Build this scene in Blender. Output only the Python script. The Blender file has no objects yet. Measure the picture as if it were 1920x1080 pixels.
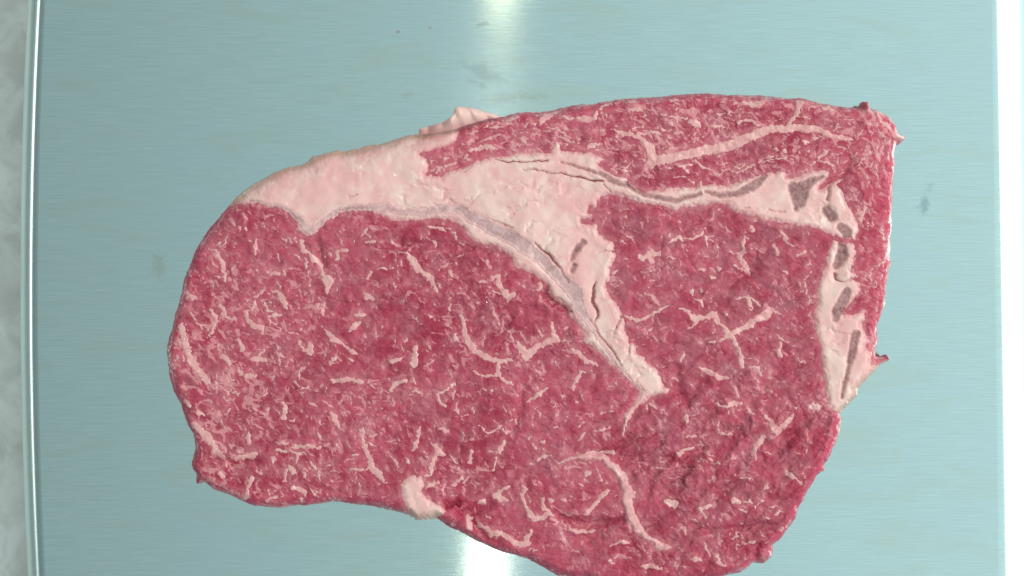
import bpy, math, random
import numpy as np
from mathutils import Vector

# ------------------------------------------------------------------ basics
S = 0.00016            # metres on the steak's cut face for one unit of the drawing (1/1920 of the frame width)
T = 0.018              # thickness of the steak
HC = 0.70              # camera height over the platter
D = HC - T
KP = HC / D            # the platter lies deeper than the cut face
sc = bpy.context.scene
COL = sc.collection

# ------------------------------------------------------------------ camera
cam = bpy.data.cameras.new('camera')
camo = bpy.data.objects.new('camera', cam)
COL.objects.link(camo)
camo.location = (0, 0, HC)
cam.sensor_width = 36
cam.lens = 36 * D / (1920 * S)
cam.clip_start = 0.01
cam.clip_end = 50
sc.camera = camo

# ------------------------------------------------------------------ room light
w = bpy.data.worlds.new('World'); sc.world = w; w.use_nodes = True
bg = w.node_tree.nodes['Background']
bg.inputs['Color'].default_value = (0.78, 0.98, 1.0, 1)
wn = w.node_tree
_tc = wn.nodes.new('ShaderNodeTexCoord'); _sp = wn.nodes.new('ShaderNodeSeparateXYZ'); _mr = wn.nodes.new('ShaderNodeMapRange')
wn.links.new(_tc.outputs['Generated'], _sp.inputs[0]); wn.links.new(_sp.outputs['X'], _mr.inputs['Value'])
for _k, _v in (('From Min', -.55), ('From Max', .55), ('To Min', 0.28), ('To Max', 1.02)): _mr.inputs[_k].default_value = _v   # added left-to-right gradient, so the platter reflects brighter on its right
_mr.interpolation_type = 'SMOOTHSTEP'
wn.links.new(_mr.outputs['Result'], bg.inputs['Strength'])

def area(name, loc, aim, sx, sy, power, color):
    l = bpy.data.lights.new(name, 'AREA'); l.shape = 'RECTANGLE'
    l.size = sx; l.size_y = sy; l.energy = power; l.color = color
    o = bpy.data.objects.new(name, l); COL.objects.link(o)
    o.location = loc
    o.rotation_euler = (Vector(aim) - Vector(loc)).to_track_quat('-Z', 'Y').to_euler()
    return o
area('tube_lamp_front', (-0.029, -0.73, 1.9), (-0.029, -0.73, 0), 0.034, 0.90, 0.36, (1.0, 0.94, 0.78))
area('tube_lamp_back', (-0.012, 0.80, 1.9), (-0.012, 0.80, 0), 0.030, 0.90, 0.30, (1.0, 0.88, 0.58))
area('soft_lamp_right', (1.00, 0.25, 1.05), (0, 0, 0), 1.5, 0.8, 14, (1.0, 0.97, 0.90))
area('soft_lamp_left', (-0.95, 0.45, 0.80), (0, 0, 0), 1.6, 0.20, 2.6, (1.0, 0.97, 0.91))
area('added_glint_lamp', (-0.022, -0.06, 1.9), (-0.022, -0.06, 0), 0.014, 0.03, 0.42, (1.0, 0.98, 0.96))  # unseen lamp added for wet glints; its streak feeds the platter's bright band

vs = sc.view_settings
vs.view_transform = 'Standard'; vs.look = 'None'; vs.gamma = 1; vs.exposure = 0.0
vs.use_curve_mapping = False

# ------------------------------------------------------------------ numpy noise
_rng = np.random.RandomState(7)
_perm = np.concatenate([_rng.permutation(1024)] * 2)
_ga = _rng.rand(1024) * 2 * np.pi
_gx, _gy = np.cos(_ga), np.sin(_ga)
def pn(x, y, seed=0):
    x = x + seed * 37.31; y = y + seed * 91.7
    xi = np.floor(x).astype(np.int64); yi = np.floor(y).astype(np.int64)
    xf = x - xi; yf = y - yi
    def g(i, j, fx, fy):
        h = _perm[(_perm[(xi + i) & 1023] + yi + j) & 1023]
        return _gx[h] * fx + _gy[h] * fy
    u = xf * xf * xf * (xf * (xf * 6 - 15) + 10); v = yf * yf * yf * (yf * (yf * 6 - 15) + 10)
    a = g(0, 0, xf, yf) * (1 - u) + g(1, 0, xf - 1, yf) * u
    b = g(0, 1, xf, yf - 1) * (1 - u) + g(1, 1, xf - 1, yf - 1) * u
    return (a * (1 - v) + b * v) * 1.4
def fbm(x, y, o=3, seed=0, gain=0.5):
    r = 0; a = 1.0; t = 0
    for k in range(o):
        r = r + a * pn(x, y, seed + k * 3); t += a; a *= gain; x = x * 2.03; y = y * 2.03
    return r / t
def sstep(a, b, x):
    t = np.clip((x - a) / (b - a), 0, 1); return t * t * (3 - 2 * t)

# ------------------------------------------------------------------ drawing of the cut face (units: 1/1920 of the frame width)
def Z(u0, v0, pts):    # a quarter-scale sketch sheet with its origin
    return [(u0 + p[0] / 4, v0 + p[1] / 4) + ((p[2] / 4,) if len(p) > 2 else ()) for p in pts]

OUT = [(397,420),(410,405),(430,382),(445,365),(470,346),(490,335),(515,322),(540,312),(570,305),(587,293),(625,281),(650,281),
 (680,275),(732,262),(750,255),(785,250),(820,242),(850,236),(880,228),(915,221),(935,219),(975,210),(1005,210),(1040,205),(1072,197),(1110,194),(1150,186),
 (1220,182),(1287,176),(1325,174),(1370,177),(1425,178),(1485,184),(1500,182),(1530,190),(1570,198),(1615,202),(1619,190),(1629,190),(1632,203),
 (1645,205),(1670,220),(1680,235),(1684,247),(1692,252),(1700,259),(1690,270),(1681,272),(1679,290),(1677,320),(1675,350),(1674,410),
 (1671,470),(1670,497),(1666,517),(1661,545),(1661,570),(1657,582),(1650,597),(1645,615),(1649,637),(1642,660),(1644,668),(1655,670),(1665,666),
 (1671,675),(1660,680),(1650,686),(1630,707),(1610,730),(1607,742),(1590,762),(1577,777),(1580,790),(1575,812),(1567,835),(1549,870),
 (1545,884),(1532,893),(1515,922),(1499,952),(1493,972),(1472,1002),(1452,1022),(1446,1047),(1432,1057),(1415,1055),(1402,1067),(1380,1077),
 (1340,1085),(1280,1091),(1180,1093),(1100,1090),(1045,1080),(1020,1066),(992,1051),(960,1041),(930,1032),(900,1020),(875,1005),(855,995),
 (830,982),(818,972),(800,977),(780,977),(765,967),(750,962),(720,955),(690,950),(660,945),(630,942),(600,944),(570,949),(540,951),(515,953),(480,950),
 (450,940),(425,927),(400,918),(382,905),(367,909),(367,891),(357,873),(364,840),(361,815),(350,797),(345,780),(337,757),(324,735),(315,700),
 (312,680),(312,650),(319,625),(327,590),(337,555),(345,520),(355,497),(367,467),(382,440)]
OUT = [(960 + (u - 960) * 1.008, 560 + (v - 560) * 1.008) for u, v in OUT]

FAT1 = [(415,372),(470,325),(560,290),(640,262),(730,245),(790,235),(850,236),(860,247),(857,260),(847,270),(822,280),(787,289),(802,297),(807,310),(799,326),(827,330),
 (842,320),(867,314),(890,302),(910,296),(935,292),(972,287),(1010,285),(1032,287),(1037,277),(1041,256),(1047,267),(1057,282),(1085,285),
 (1110,287),(1135,299),(1120,308),(1145,325),(1172,332),(1190,350),(1210,357),(1245,352),(1305,350),(1316,336),(1322,345),(1360,347),(1395,337),
 (1432,325),(1457,320),(1472,321),(1475,332),(1495,330),(1520,320),(1552,317),(1554,330),(1542,345),(1536,356),(1555,345),(1570,336),(1590,332),
 (1572,345),(1582,365),(1597,395),(1610,420),(1611,435),(1602,450),(1580,447),(1562,442),(1545,435),(1507,425),(1457,419),(1420,409),(1380,400),(1370,392),(1360,383),
 (1320,385),(1282,390),(1265,395),(1245,387),(1220,384),(1197,382),(1172,372),(1152,366),(1130,370),(1122,377),(1118,395),(1104,386),(1103,398),(1118,404),(1090,412),(1092,418),(1120,421),
 (1125,440),(1132,447),(1150,452),(1155,480),(1145,507),(1142,525),(1137,532),(1142,552),(1160,572),(1165,590),(1175,610),
 (1172,620),(1182,640),(1197,650),(1195,660),(1220,685),(1235,695),(1245,725),(1258,727),(1252,740),(1240,740),(1222,745),(1205,757),(1190,770),
 (1182,787),(1175,802),(1170,820),(1164,822),(1167,805),(1170,790),(1165,782),(1185,760),(1197,740),(1197,730),(1185,722),(1160,695),(1140,680),(1110,650),(1090,640),(1097,630),
 (1072,600),(1062,580),(1030,555),(1027,540),(1010,520),(965,500),(955,480),(932,465),(885,452),(867,427),(858,421),(842,412),(810,412),(780,415),(735,415),(705,400),
 (675,395),(637,402),(607,420),(600,430),(595,440),(577,446),(556,433),(557,420),(545,405),(520,392),(490,387),(470,381),(440,385),(420,388)]
FAT2 = [(1562,447),(1572,452),(1590,454),(1602,458),(1605,470),(1600,495),(1595,507),(1611,520),(1597,524),(1615,530),(1610,552),(1595,572),(1582,587),(1595,589),(1622,580),(1624,597),
 (1617,607),(1630,640),(1622,652),(1637,662),(1634,680),(1654,682),(1640,705),(1613,733),(1610,745),(1592,768),(1577,779),(1565,772),(1550,757),(1547,730),(1541,680),
 (1537,645),(1527,620),(1524,595),(1530,570),(1532,540),(1545,500),(1552,470)]
LOBE = [(748,908),(757,896),(775,889),(792,894),(797,910),(791,924),(806,936),(832,951),(838,958),(818,974),(800,982),(778,982),(764,964),(754,932)]

SILVER = [[(425,385,1),(472,379,2.5),(520,386,4),(548,398,6),(566,416,8),(579,432,9),(596,424,6),(615,408,5),(640,395,6),(680,388,7),(720,390,9),(750,398,6),(790,401,7),
 (830,391,9),(862,392,11),(885,406,13),(920,425,14),(955,442,16),(985,463,15),(1020,490,13),(1050,520,13),(1077,545,16),(1086,570,14),(1100,600,8),(1125,637,5),(1155,678,4),(1180,712,3),(1215,735,2)]]
POCKET = [[(1052,304,1.5),(1075,310,2),(1097,319,2.5),(1122,324,3.5),(1142,336,5),(1160,345,5),(1180,347,5),(1190,357,4),(1210,366,4),(1240,373,4.5),(1265,377,5),(1285,370,4.5),(1312,364,3.5)],
 [(1322,360,2.5),(1350,367,5),(1380,364,6),(1405,351,9),(1420,342,8),(1434,331,3)],
 [(1487,352,11),(1497,362,17),(1497,380,12),(1492,390,6)],[(1505,350,12),(1518,342,8),(1540,331,2)],
 [(1555,352,2.5),(1550,375,3.5)],[(1548,394,9),(1560,407,9)],[(1575,426,8),(1587,437,9),(1589,446,6)],[(1578,462,8),(1578,480,11),(1568,499,6)],
 [(1586,547,7),(1580,563,10),(1568,583,10),(1564,600,5)],[(1603,626,7),(1599,645,8),(1595,668,7),(1591,686,4),(1583,715,3.5),(1577,745,2.5)],
 [(1093,454,6),(1082,467,6),(1076,475,5),(1070,488,2)],[(1077,497,4),(1072,508,4)],[(1566,514,3),(1567,521,3)]]
CRACK = [[(927,299,1),(950,305,2),(990,303,1.6),(1026,301,2)],[(980,319,1),(1000,317,1.5),(1030,324,1.3),(1060,327,1.8),(1090,333,2.2),(1108,338,2.5),(1118,339,3.5),(1130,340,2)],
 [(1118,530,1.5),(1111,542,3.5),(1112,565,4.2),(1120,582,3),(1120,595,2.5),(1114,606,1)],[(1003,456,1.3),(1025,475,3),(1045,495,2),(1052,507,1.5),(1065,529,2)],
 [(1120,474,.8),(1135,469,1.3),(1149,471,1.3)],[(1164,595,1.2),(1155,615,1.6),(1150,626,1)],[(1180,640,1),(1179,662,1.2)],[(920,412,1),(942,421,2),(960,427,1.2)],
 [(1130,345,1),(1145,359,1)],[(655,370,1),(668,366,1)],[(760,393,.8),(797,389,1)],[(1395,391,.8),(1404,390,.8)],[(1440,393,.8),(1470,397,.9)],[(1565,512,1),(1566,523,1.4),(1580,529,1.6),(1592,526,1)],
 [(862,324,.8),(874,322,.8)],[(1062,332,1),(1070,334,.8)],[(1565,446,3),(1573,449,2),(1585,452,1.6)],[(1104,598,1.3),(1125,627,1.5),(1150,662,1.6),(1165,684,1.2)],[(1072,583,2),(1066,585,1)]]

ST = []
def sheet(u0, v0, *ls):
    for l in ls: ST.append(Z(u0, v0, l))
sheet(300, 420, [(360,195,8),(430,210,14),(470,290,18),(480,360,14),(490,440,14)],[(410,395,8),(500,400,8)],[(720,110,10),(715,180,18),(715,230,10)],[(890,220,8),(895,280,10)],
 [(540,340,10),(590,290,8)],[(1065,120,16),(1075,200,22),(1130,220,12),(1160,270,26),(1210,310,14),(1225,380,20),(1260,440,38),(1260,500,18)],[(1320,260,14),(1330,210,18),(1400,190,14)],
 [(860,370,22),(880,370,22)],[(1630,350,8),(1660,320,10),(1700,330,14)],[(1520,500,10),(1550,540,22),(1600,560,18)],[(1470,685,18),(1520,675,20)],[(1420,800,14),(1450,765,24),(1500,740,14)],
 [(720,540,12),(770,500,12)],[(830,500,8),(900,530,16),(930,580,20),(940,630,16)],[(640,650,12),(650,710,16),(690,755,22),(760,770,16),(765,820,8)],[(820,690,14),(900,680,14)],
 [(380,640,14),(420,700,22),(400,760,14),(385,820,12)],[(450,610,12),(490,690,20),(540,710,12)],[(200,500,12),(210,540,20),(270,560,14)],[(1240,800,14),(1300,860,24),(1380,920,14),(1470,965,16)],
 [(1040,890,14),(1080,940,12),(1130,960,24),(1120,880,14)],[(480,990,24),(520,1040,16)],[(590,860,14),(620,940,14)],[(680,1010,18),(790,1020,16)],[(1290,1040,16),(1310,1000,12)],
 [(1740,1030,20),(1810,1010,10)],[(1900,1050,26),(1920,960,14)],[(1660,790,10),(1670,740,6)],[(1190,600,16),(1190,630,14)],[(970,815,8),(1030,825,10)],[(1750,450,8),(1770,480,8)],
 [(1730,120,10),(1760,150,14)],[(1560,130,12),(1600,135,12)],[(150,760,24),(180,850,22),(210,950,26),(240,1040,30),(290,1110,24),(350,1170,28)],[(1370,10,8),(1380,40,10)],[(590,10,12),(595,55,10)],[(440,140,14),(420,160,10)])
sheet(760, 420, [(-45,210,10),(20,220,8),(40,260,28),(100,350,22),(170,380,22),(200,430,18),(240,510,10)],[(250,350,8),(300,320,14),(340,290,10)],[(330,350,12),(360,400,12),(400,405,8)],[(550,430,14),(600,430,16)],
 [(560,250,8),(610,280,12),(630,330,10)],[(650,400,16),(700,385,18),(690,440,20),(740,500,24),(770,560,26),(810,530,16)],[(620,460,6),(660,505,8),(740,540,8)],[(400,520,12),(415,520,12)],[(330,550,10),(320,580,7)],
 [(330,640,14),(345,600,10)],[(660,620,10),(665,680,14),(690,720,8)],[(740,690,8),(730,750,12),(715,810,12)],[(400,690,10),(435,720,18),(440,800,20),(470,880,22),(530,950,22),(620,1010,22),(700,1030,22),(790,1015,18)],
 [(840,880,8),(870,930,28),(900,990,36),(980,930,26),(1050,890,24),(1120,850,30),(1150,870,16)],[(1100,740,14),(1115,800,20),(1120,850,20)],[(370,820,14),(385,870,16)],[(80,930,24),(75,1000,22),(60,1060,18)],
 [(160,1060,14),(220,1010,10)],[(1250,940,14),(1310,980,18),(1350,1030,14),(1440,1060,14)],[(1010,440,18),(1000,490,14),(950,500,8)],[(1640,690,14),(1740,720,18),(1830,690,16),(1920,640,14),(1970,605,8)],
 [(1800,520,12),(1870,560,18),(1910,610,12)],[(1750,240,18),(1780,260,22),(1850,210,24),(1900,230,16)],[(1835,430,12),(1850,428,12)],[(1540,380,14),(1580,350,10)],[(1830,790,16),(1860,770,12)],
 [(170,20,10),(270,30,14),(300,60,8)],[(390,240,8),(440,220,10)],[(1200,780,16),(1220,770,12)],[(500,60,6),(560,80,8)])
sheet(1220, 420, [(0,220,20),(60,210,14)],[(160,130,16),(210,100,20),(240,130,10)],[(240,110,14),(330,100,14),(390,60,14),(410,30,8)],[(700,105,14),(730,110,10)],
 [(690,120,12),(690,190,16),(660,240,16),(690,290,18),(730,330,18),(740,390,8)],[(620,310,8),(720,350,10)],[(600,190,10),(620,220,10),(730,215,8)],[(930,160,18),(960,230,14)],[(455,400,18),(470,402,18)],
 [(310,500,14),(308,520,14)],[(385,480,10),(380,505,12)],[(520,325,12),(522,340,10)],[(470,155,10),(500,170,12)],[(1200,350,6),(1160,430,9),(1160,520,8)],[(1100,240,12),(1170,200,10)],[(1000,350,10),(1020,380,10)],
 [(330,560,12),(380,580,16),(390,620,10)],[(210,630,12),(280,650,14),(330,710,22),(400,710,24),(470,680,26),(520,740,14),(580,810,20)],[(280,780,8),(340,750,14)],
 [(580,830,28),(660,800,22),(740,750,24),(800,710,26),(860,690,36),(900,640,22),(920,630,14),(980,680,10)],[(620,860,20),(650,930,16),(680,1000,18),(685,1070,14)],[(440,890,10),(510,870,10),(570,850,12)],
 [(970,900,16),(970,990,16)],[(220,1020,10),(250,970,16)],[(370,340,16),(400,340,14)],[(-10,430,12),(20,430,12)],[(-10,270,14),(20,280,14)],[(0,530,18),(60,600,14)],[(120,250,7),(180,262,9)],[(400,245,12),(420,250,10)])
sheet(1220, 680, [(370,35,14),(440,70,22),(520,110,20),(580,120,12)],[(750,30,16),(800,40,24),(825,90,10)],[(890,60,12),(895,120,14)],[(480,310,10),(550,330,12),(620,310,20),(670,300,14)],
 [(640,180,10),(650,250,16)],[(580,350,8),(585,410,8)],[(720,340,14),(770,380,16)],[(850,400,12),(890,430,18),(930,500,26),(960,530,18),(990,470,24),(1040,430,16),(1070,380,12)],
 [(840,570,20),(790,620,20),(770,680,20),(790,720,12)],[(1150,460,10),(1180,520,8),(1170,600,5)],[(1170,650,12),(1165,670,12)],[(1200,330,24),(1260,330,20)],[(850,220,14),(910,215,10)],[(260,400,20),(265,440,18)],[(330,550,8),(280,555,14)],
 [(200,680,20),(280,650,12),(340,640,8)],[(360,590,8),(400,620,14)],[(1020,820,16),(1080,870,10),(1130,900,10)],[(120,1040,24),(180,1060,20)],[(620,1030,26),(650,1030,22)],[(0,50,12),(50,30,16)])
sheet(1140, 810, [(440,530,22),(500,550,24)],[(690,580,18),(740,560,18),(780,545,10)],[(940,510,26),(970,510,24)],[(980,570,10),(1040,600,14)],[(1100,560,10),(1150,510,12)],[(930,800,14),(970,750,10)],
 [(960,880,8),(965,840,10),(1030,830,12),(1100,820,12)],[(820,930,16),(830,970,12),(880,1000,12)],[(640,950,20),(690,950,14)],[(250,1000,14),(310,1000,22),(390,1020,14)],[(20,850,8),(90,820,16),(160,830,10)],
 [(10,960,10),(50,980,12)],[(560,720,20),(580,760,16)],[(1180,820,12),(1195,815,12)],[(1300,740,14),(1310,720,12)],[(1220,550,12),(1270,550,10)])
sheet(780, 810, [(600,480,28),(640,500,26),(680,510,16)],[(620,450,12),(690,410,14)],[(810,420,18),(790,475,14),(830,570,14),(880,650,22),(940,640,22),(1000,610,22),(1030,630,12)],[(940,500,18),(950,560,20),(990,600,16)],
 [(480,690,20),(560,760,22),(640,760,20),(690,800,20),(770,840,22),(840,840,22)],[(830,800,26),(870,750,18)],[(910,210,14),(950,180,18),(1010,175,10)],[(420,140,12),(395,220,16)],[(600,200,10),(580,280,12)],
 [(490,530,24),(510,530,24)],[(400,640,20),(400,710,26)],[(270,400,14),(340,350,16)],[(360,380,10),(390,340,10)],[(1280,310,24),(1300,310,22)],[(1270,620,16),(1320,560,20),(1380,500,18),(1440,440,14)],
 [(1150,730,12),(1220,750,18),(1330,745,14)],[(80,400,28),(150,380,16)],[(160,160,16),(130,230,20),(110,310,16),(60,340,14)],[(1350,280,10),(1390,360,10)],[(1010,510,20),(1030,520,20)],[(1090,510,14),(1130,520,12)])
sheet(760, 680, [(510,60,10),(560,95,12),(640,100,10),(700,80,16),(730,130,12),(800,155,16)],[(700,20,12),(700,80,14)],[(370,150,12),(300,210,12),(240,235,12),(265,310,16),(290,325,10)],[(360,270,16),(370,190,8)],
 [(920,290,12),(1000,230,18),(1070,185,10)],[(1260,190,14),(1290,130,16),(1320,70,16),(1350,65,8)],[(1270,300,8),(1290,290,12)],[(1470,380,18),(1500,370,12)],[(1430,510,8),(1530,490,14)],[(550,460,6),(610,530,10),(680,490,14),(730,460,8)],
 [(820,420,10),(825,470,14)],[(1130,400,12),(1160,370,10)],[(1210,400,10),(1230,420,8)],[(1300,480,10),(1350,440,8)],[(1290,580,14),(1350,530,12)],[(110,480,8),(100,560,16),(65,650,20)],[(240,490,8),(310,510,18)],
 [(920,570,16),(940,550,14)],[(1020,590,14),(1040,590,14)],[(490,570,16),(510,570,16)],[(200,600,12),(240,660,18),(300,690,12)],[(420,400,12),(470,385,8)],[(1120,480,12),(1140,478,10)])
sheet(300, 680, [(250,460,26),(320,520,32),(370,580,24),(420,660,18),(480,705,22)],[(560,720,18),(620,705,18),(700,690,28)],[(1280,135,12),(1370,130,22),(1450,120,22),(1520,150,14)],[(1580,170,10),(1610,190,8)],
 [(1040,120,12),(1050,60,16),(1090,35,10)],[(1000,150,14),(1030,185,10),(1110,190,14)],[(920,290,14),(935,370,24),(930,420,16)],[(970,440,10),(1000,430,10)],[(1290,370,12),(1320,430,22),(1340,490,14)],[(1120,300,14),(1170,320,12)],
 [(640,100,22),(700,100,22)],[(590,60,12),(610,80,12)],[(660,540,20),(665,600,14)],[(870,595,10),(950,600,16)],[(980,640,12),(1050,620,14),(1120,620,10),(1190,640,14)],[(880,650,14),(940,665,12)],[(850,720,18),(850,745,16)],
 [(1510,500,16),(1525,600,18),(1560,700,18),(1590,780,28),(1640,840,22),(1690,900,10)],[(1420,800,8),(1500,805,10),(1570,790,14)],[(1550,560,8),(1630,545,12)],[(1560,400,8),(1545,480,8)],[(1730,210,14),(1780,150,18),(1840,130,14)],
 [(1140,750,16),(1165,800,12)],[(1240,770,10),(1290,770,10)],[(980,800,18),(1000,830,16)],[(940,800,10),(935,880,18)],[(1440,690,12),(1490,695,10)],[(1840,710,10),(1860,740,16)],[(680,860,16),(660,930,20),(640,1010,24)],
 [(1000,930,20),(1050,960,18),(1100,980,16)],[(800,1030,14),(880,1000,10)],[(460,830,26),(470,850,20)],[(190,290,22),(230,330,14)],[(290,380,22),(320,390,16)],[(480,390,12),(530,350,10)],[(700,340,14),(730,370,12)])
sheet(760, 160, [(560,420,10),(640,390,12),(700,370,8)],[(590,310,8),(700,310,12),(800,285,8)],[(490,490,14),(580,460,20),(680,470,14)],[(440,550,12),(460,520,12)],[(300,610,10),(370,590,12)],
 [(750,360,6),(900,355,8),(1000,370,10)],[(1130,380,10),(1220,420,12),(1300,430,8)],[(1170,320,10),(1260,340,8)],[(1380,460,18),(1440,440,20)],[(1680,180,14),(1740,175,24),(1780,185,12)],[(1200,480,10),(1330,500,14),(1480,540,14)],
 [(1750,360,16),(1850,350,14),(1920,370,8)],[(1700,530,6),(1780,560,8)],[(1290,240,14),(1350,255,26),(1420,250,18),(1440,190,10)],[(1250,570,8),(1330,600,12),(1420,610,8)],[(1000,310,10),(1030,250,26),(1090,215,24),(1170,180,14),(1230,160,8)],
 [(880,410,18),(900,420,14)],[(720,440,14),(760,430,10)],[(930,300,8),(1000,280,8)],[(650,350,8),(740,340,6)])
sheet(1220, 160, [(-310,320,6),(-200,360,16),(-80,400,22),(-30,440,26),(10,500,34),(0,570,40)],[(0,620,20),(0,570,40),(150,545,32),(400,490,36),(600,450,36),(780,370,34),(900,325,30),(1080,325,28),(1220,320,26),(1340,370,20),(1500,410,14)],
 [(1030,290,12),(1090,220,20),(1120,130,26)],[(680,130,14),(760,135,24),(840,135,14)],[(300,280,24),(350,290,26)],[(130,390,16),(150,390,16)],[(70,215,6),(160,230,10),(270,250,10)],[(480,220,8),(590,200,10),(610,230,8)],
 [(650,280,8),(720,265,12),(820,300,10)],[(1150,420,16),(1175,420,16)],[(1225,395,14),(1260,395,14)],[(840,570,6),(960,550,10),(1100,520,8)],[(1260,540,12),(1320,500,14),(1300,480,8)],[(1200,590,10),(1260,555,8),(1360,600,10)],
 [(340,570,12),(390,615,14),(450,630,8)],[(640,660,8),(720,630,10),(770,590,6)],[(990,480,16),(1010,485,14)],[(1550,600,10),(1640,500,12)],[(1690,190,12),(1740,270,16),(1800,320,14)],[(1850,380,20),(1895,390,18)],
 [(280,430,10),(290,425,10)],[(195,130,10),(220,135,10)],[(1660,580,14),(1650,620,10)],[(1790,480,8),(1780,560,10)],[(180,690,10),(260,680,8)],[(1080,230,6),(1200,235,8)])
CRES = [Z(780, 810, [(1020,260,4),(1100,215,12),(1200,190,22),(1300,180,26),(1400,195,30),(1480,260,38),(1550,340,36),(1580,440,44),(1590,540,46),(1610,620,46),(1660,710,38),(1720,790,28),(1800,820,22),(1830,860,42),(1910,870,22)]),
 Z(780, 810, [(1300,150,8),(1400,150,10),(1480,150,20)]), Z(780, 810, [(1600,470,30),(1635,450,14),(1630,490,14)])]

# folds and grooves in the lean (drawing units, half width, depth in mm)
FOLD = [(Z(1140,810,[(540,360),(620,230),(720,130)]),8,1.5),(Z(1140,810,[(150,330),(300,230),(460,190)]),7,1.2),(Z(1140,810,[(300,480),(320,330),(440,220)]),6,.9),(Z(1140,810,[(380,450),(520,390)]),6,.9),
 (Z(1140,810,[(810,520),(880,420),(1010,380)]),7,1.1),(Z(1140,810,[(620,690),(760,740),(1000,720),(1260,690)]),6,1.1),(Z(1140,810,[(1310,140),(1420,10)]),8,1.2),(Z(1140,810,[(880,840),(1100,770),(1280,740)]),5,.8),
 (Z(1140,810,[(1100,920),(1120,850)]),6,1.0),(Z(1140,810,[(80,180),(250,190),(400,90)]),7,1.2),(Z(780,810,[(1090,640),(1250,690),(1400,690),(1540,650)]),10,2.2),(Z(780,810,[(1140,790),(1300,800),(1480,690)]),6,1.0),
 (Z(780,810,[(430,680),(500,780),(620,840)]),7,1.2),(Z(780,810,[(225,555),(300,545)]),8,3.2),(Z(780,810,[(320,610),(460,600),(560,540)]),5,1.0),(Z(300,680,[(420,730),(560,750),(700,730)]),6,1.0),
 (Z(760,420,[(-40,140),(300,160),(600,200),(780,240)]),5,.7),(Z(760,420,[(1060,520),(1120,580),(1210,640)]),9,1.8),(Z(760,420,[(560,660),(900,640),(1050,660)]),5,.7),(Z(760,420,[(100,460),(320,470),(520,460)]),4,.6),
 (Z(760,680,[(1700,560),(1570,640),(1400,690)]),8,1.4),(Z(1220,680,[(200,40),(200,200),(280,330)]),7,1.0),(Z(1220,680,[(540,120),(480,260),(330,400)]),6,.7),(Z(1220,420,[(800,220),(760,330),(600,480)]),7,.9),
 (Z(1220,420,[(1080,120),(900,160),(830,230)]),9,1.0),(Z(300,420,[(1240,620),(1500,600),(1800,560)]),4,.7),(Z(1220,680,[(960,560),(1080,520),(1160,470)]),6,1.0),(Z(300,420,[(1180,130),(1220,300)]),5,1.0),
 (Z(760,160,[(250,500),(560,380),(900,330)]),4,.5),(Z(1220,160,[(1500,560),(1420,700),(1290,780)]),6,1.0),(Z(760,420,[(560,880),(760,760),(800,640)]),5,.6),(Z(760,680,[(880,180),(860,360),(800,520)]),7,.8)]

# ------------------------------------------------------------------ field tools
def grid(u0, u1, v0, v1, st):
    us = np.arange(u0, u1 + .01, st); vv = np.arange(v0, v1 + .01, st)
    return np.meshgrid(us, vv)
def sdf_poly(P, U, V):
    P = np.array(P, float); d2 = np.full(U.shape, 1e12); ins = np.zeros(U.shape, bool)
    n = len(P)
    for i in range(n):
        ax, ay = P[i]; bx, by = P[(i + 1) % n]
        ex, ey = bx - ax, by - ay
        wx = U - ax; wy = V - ay
        t = np.clip((wx * ex + wy * ey) / (ex * ex + ey * ey + 1e-9), 0, 1)
        d2 = np.minimum(d2, (wx - ex * t) ** 2 + (wy - ey * t) ** 2)
        if ay != by:
            c = ((ay > V) != (by > V)) & (U < ex * (V - ay) / ey + ax)
            ins ^= c
    d = np.sqrt(d2)
    return np.where(ins, d, -d)
def caps(lines, U, V, WU, WV, u0, v0, st, pad=26):
    """max over capsule chains of (half width - distance), on the warped coordinates"""
    F = np.full(U.shape, -50.0); ny, nx = U.shape
    for L in lines:
        for a, b in zip(L[:-1], L[1:]):
            m = pad + max(a[2], b[2])
            i0 = max(0, int((min(a[0], b[0]) - m - u0) / st)); i1 = min(nx, int((max(a[0], b[0]) + m - u0) / st) + 2)
            j0 = max(0, int((min(a[1], b[1]) - m - v0) / st)); j1 = min(ny, int((max(a[1], b[1]) + m - v0) / st) + 2)
            if i0 >= i1 or j0 >= j1: continue
            x = WU[j0:j1, i0:i1] - a[0]; y = WV[j0:j1, i0:i1] - a[1]
            ex, ey = b[0] - a[0], b[1] - a[1]
            t = np.clip((x * ex + y * ey) / (ex * ex + ey * ey + 1e-9), 0, 1)
            f = a[2] + (b[2] - a[2]) * t - np.hypot(x - ex * t, y - ey * t)
            F[j0:j1, i0:i1] = np.maximum(F[j0:j1, i0:i1], f)
    return F
CASES = {}
def _mk():
    # corners 0..3 (tl,tr,br,bl) edges 4..7 (top,right,bottom,left)
    for c in range(16):
        ins = [(c >> k) & 1 for k in range(4)]; poly = []
        for k in range(4):
            if ins[k]: poly.append(k)
            if ins[k] != ins[(k + 1) % 4]: poly.append(4 + k)
        CASES[c] = poly
_mk()
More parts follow.
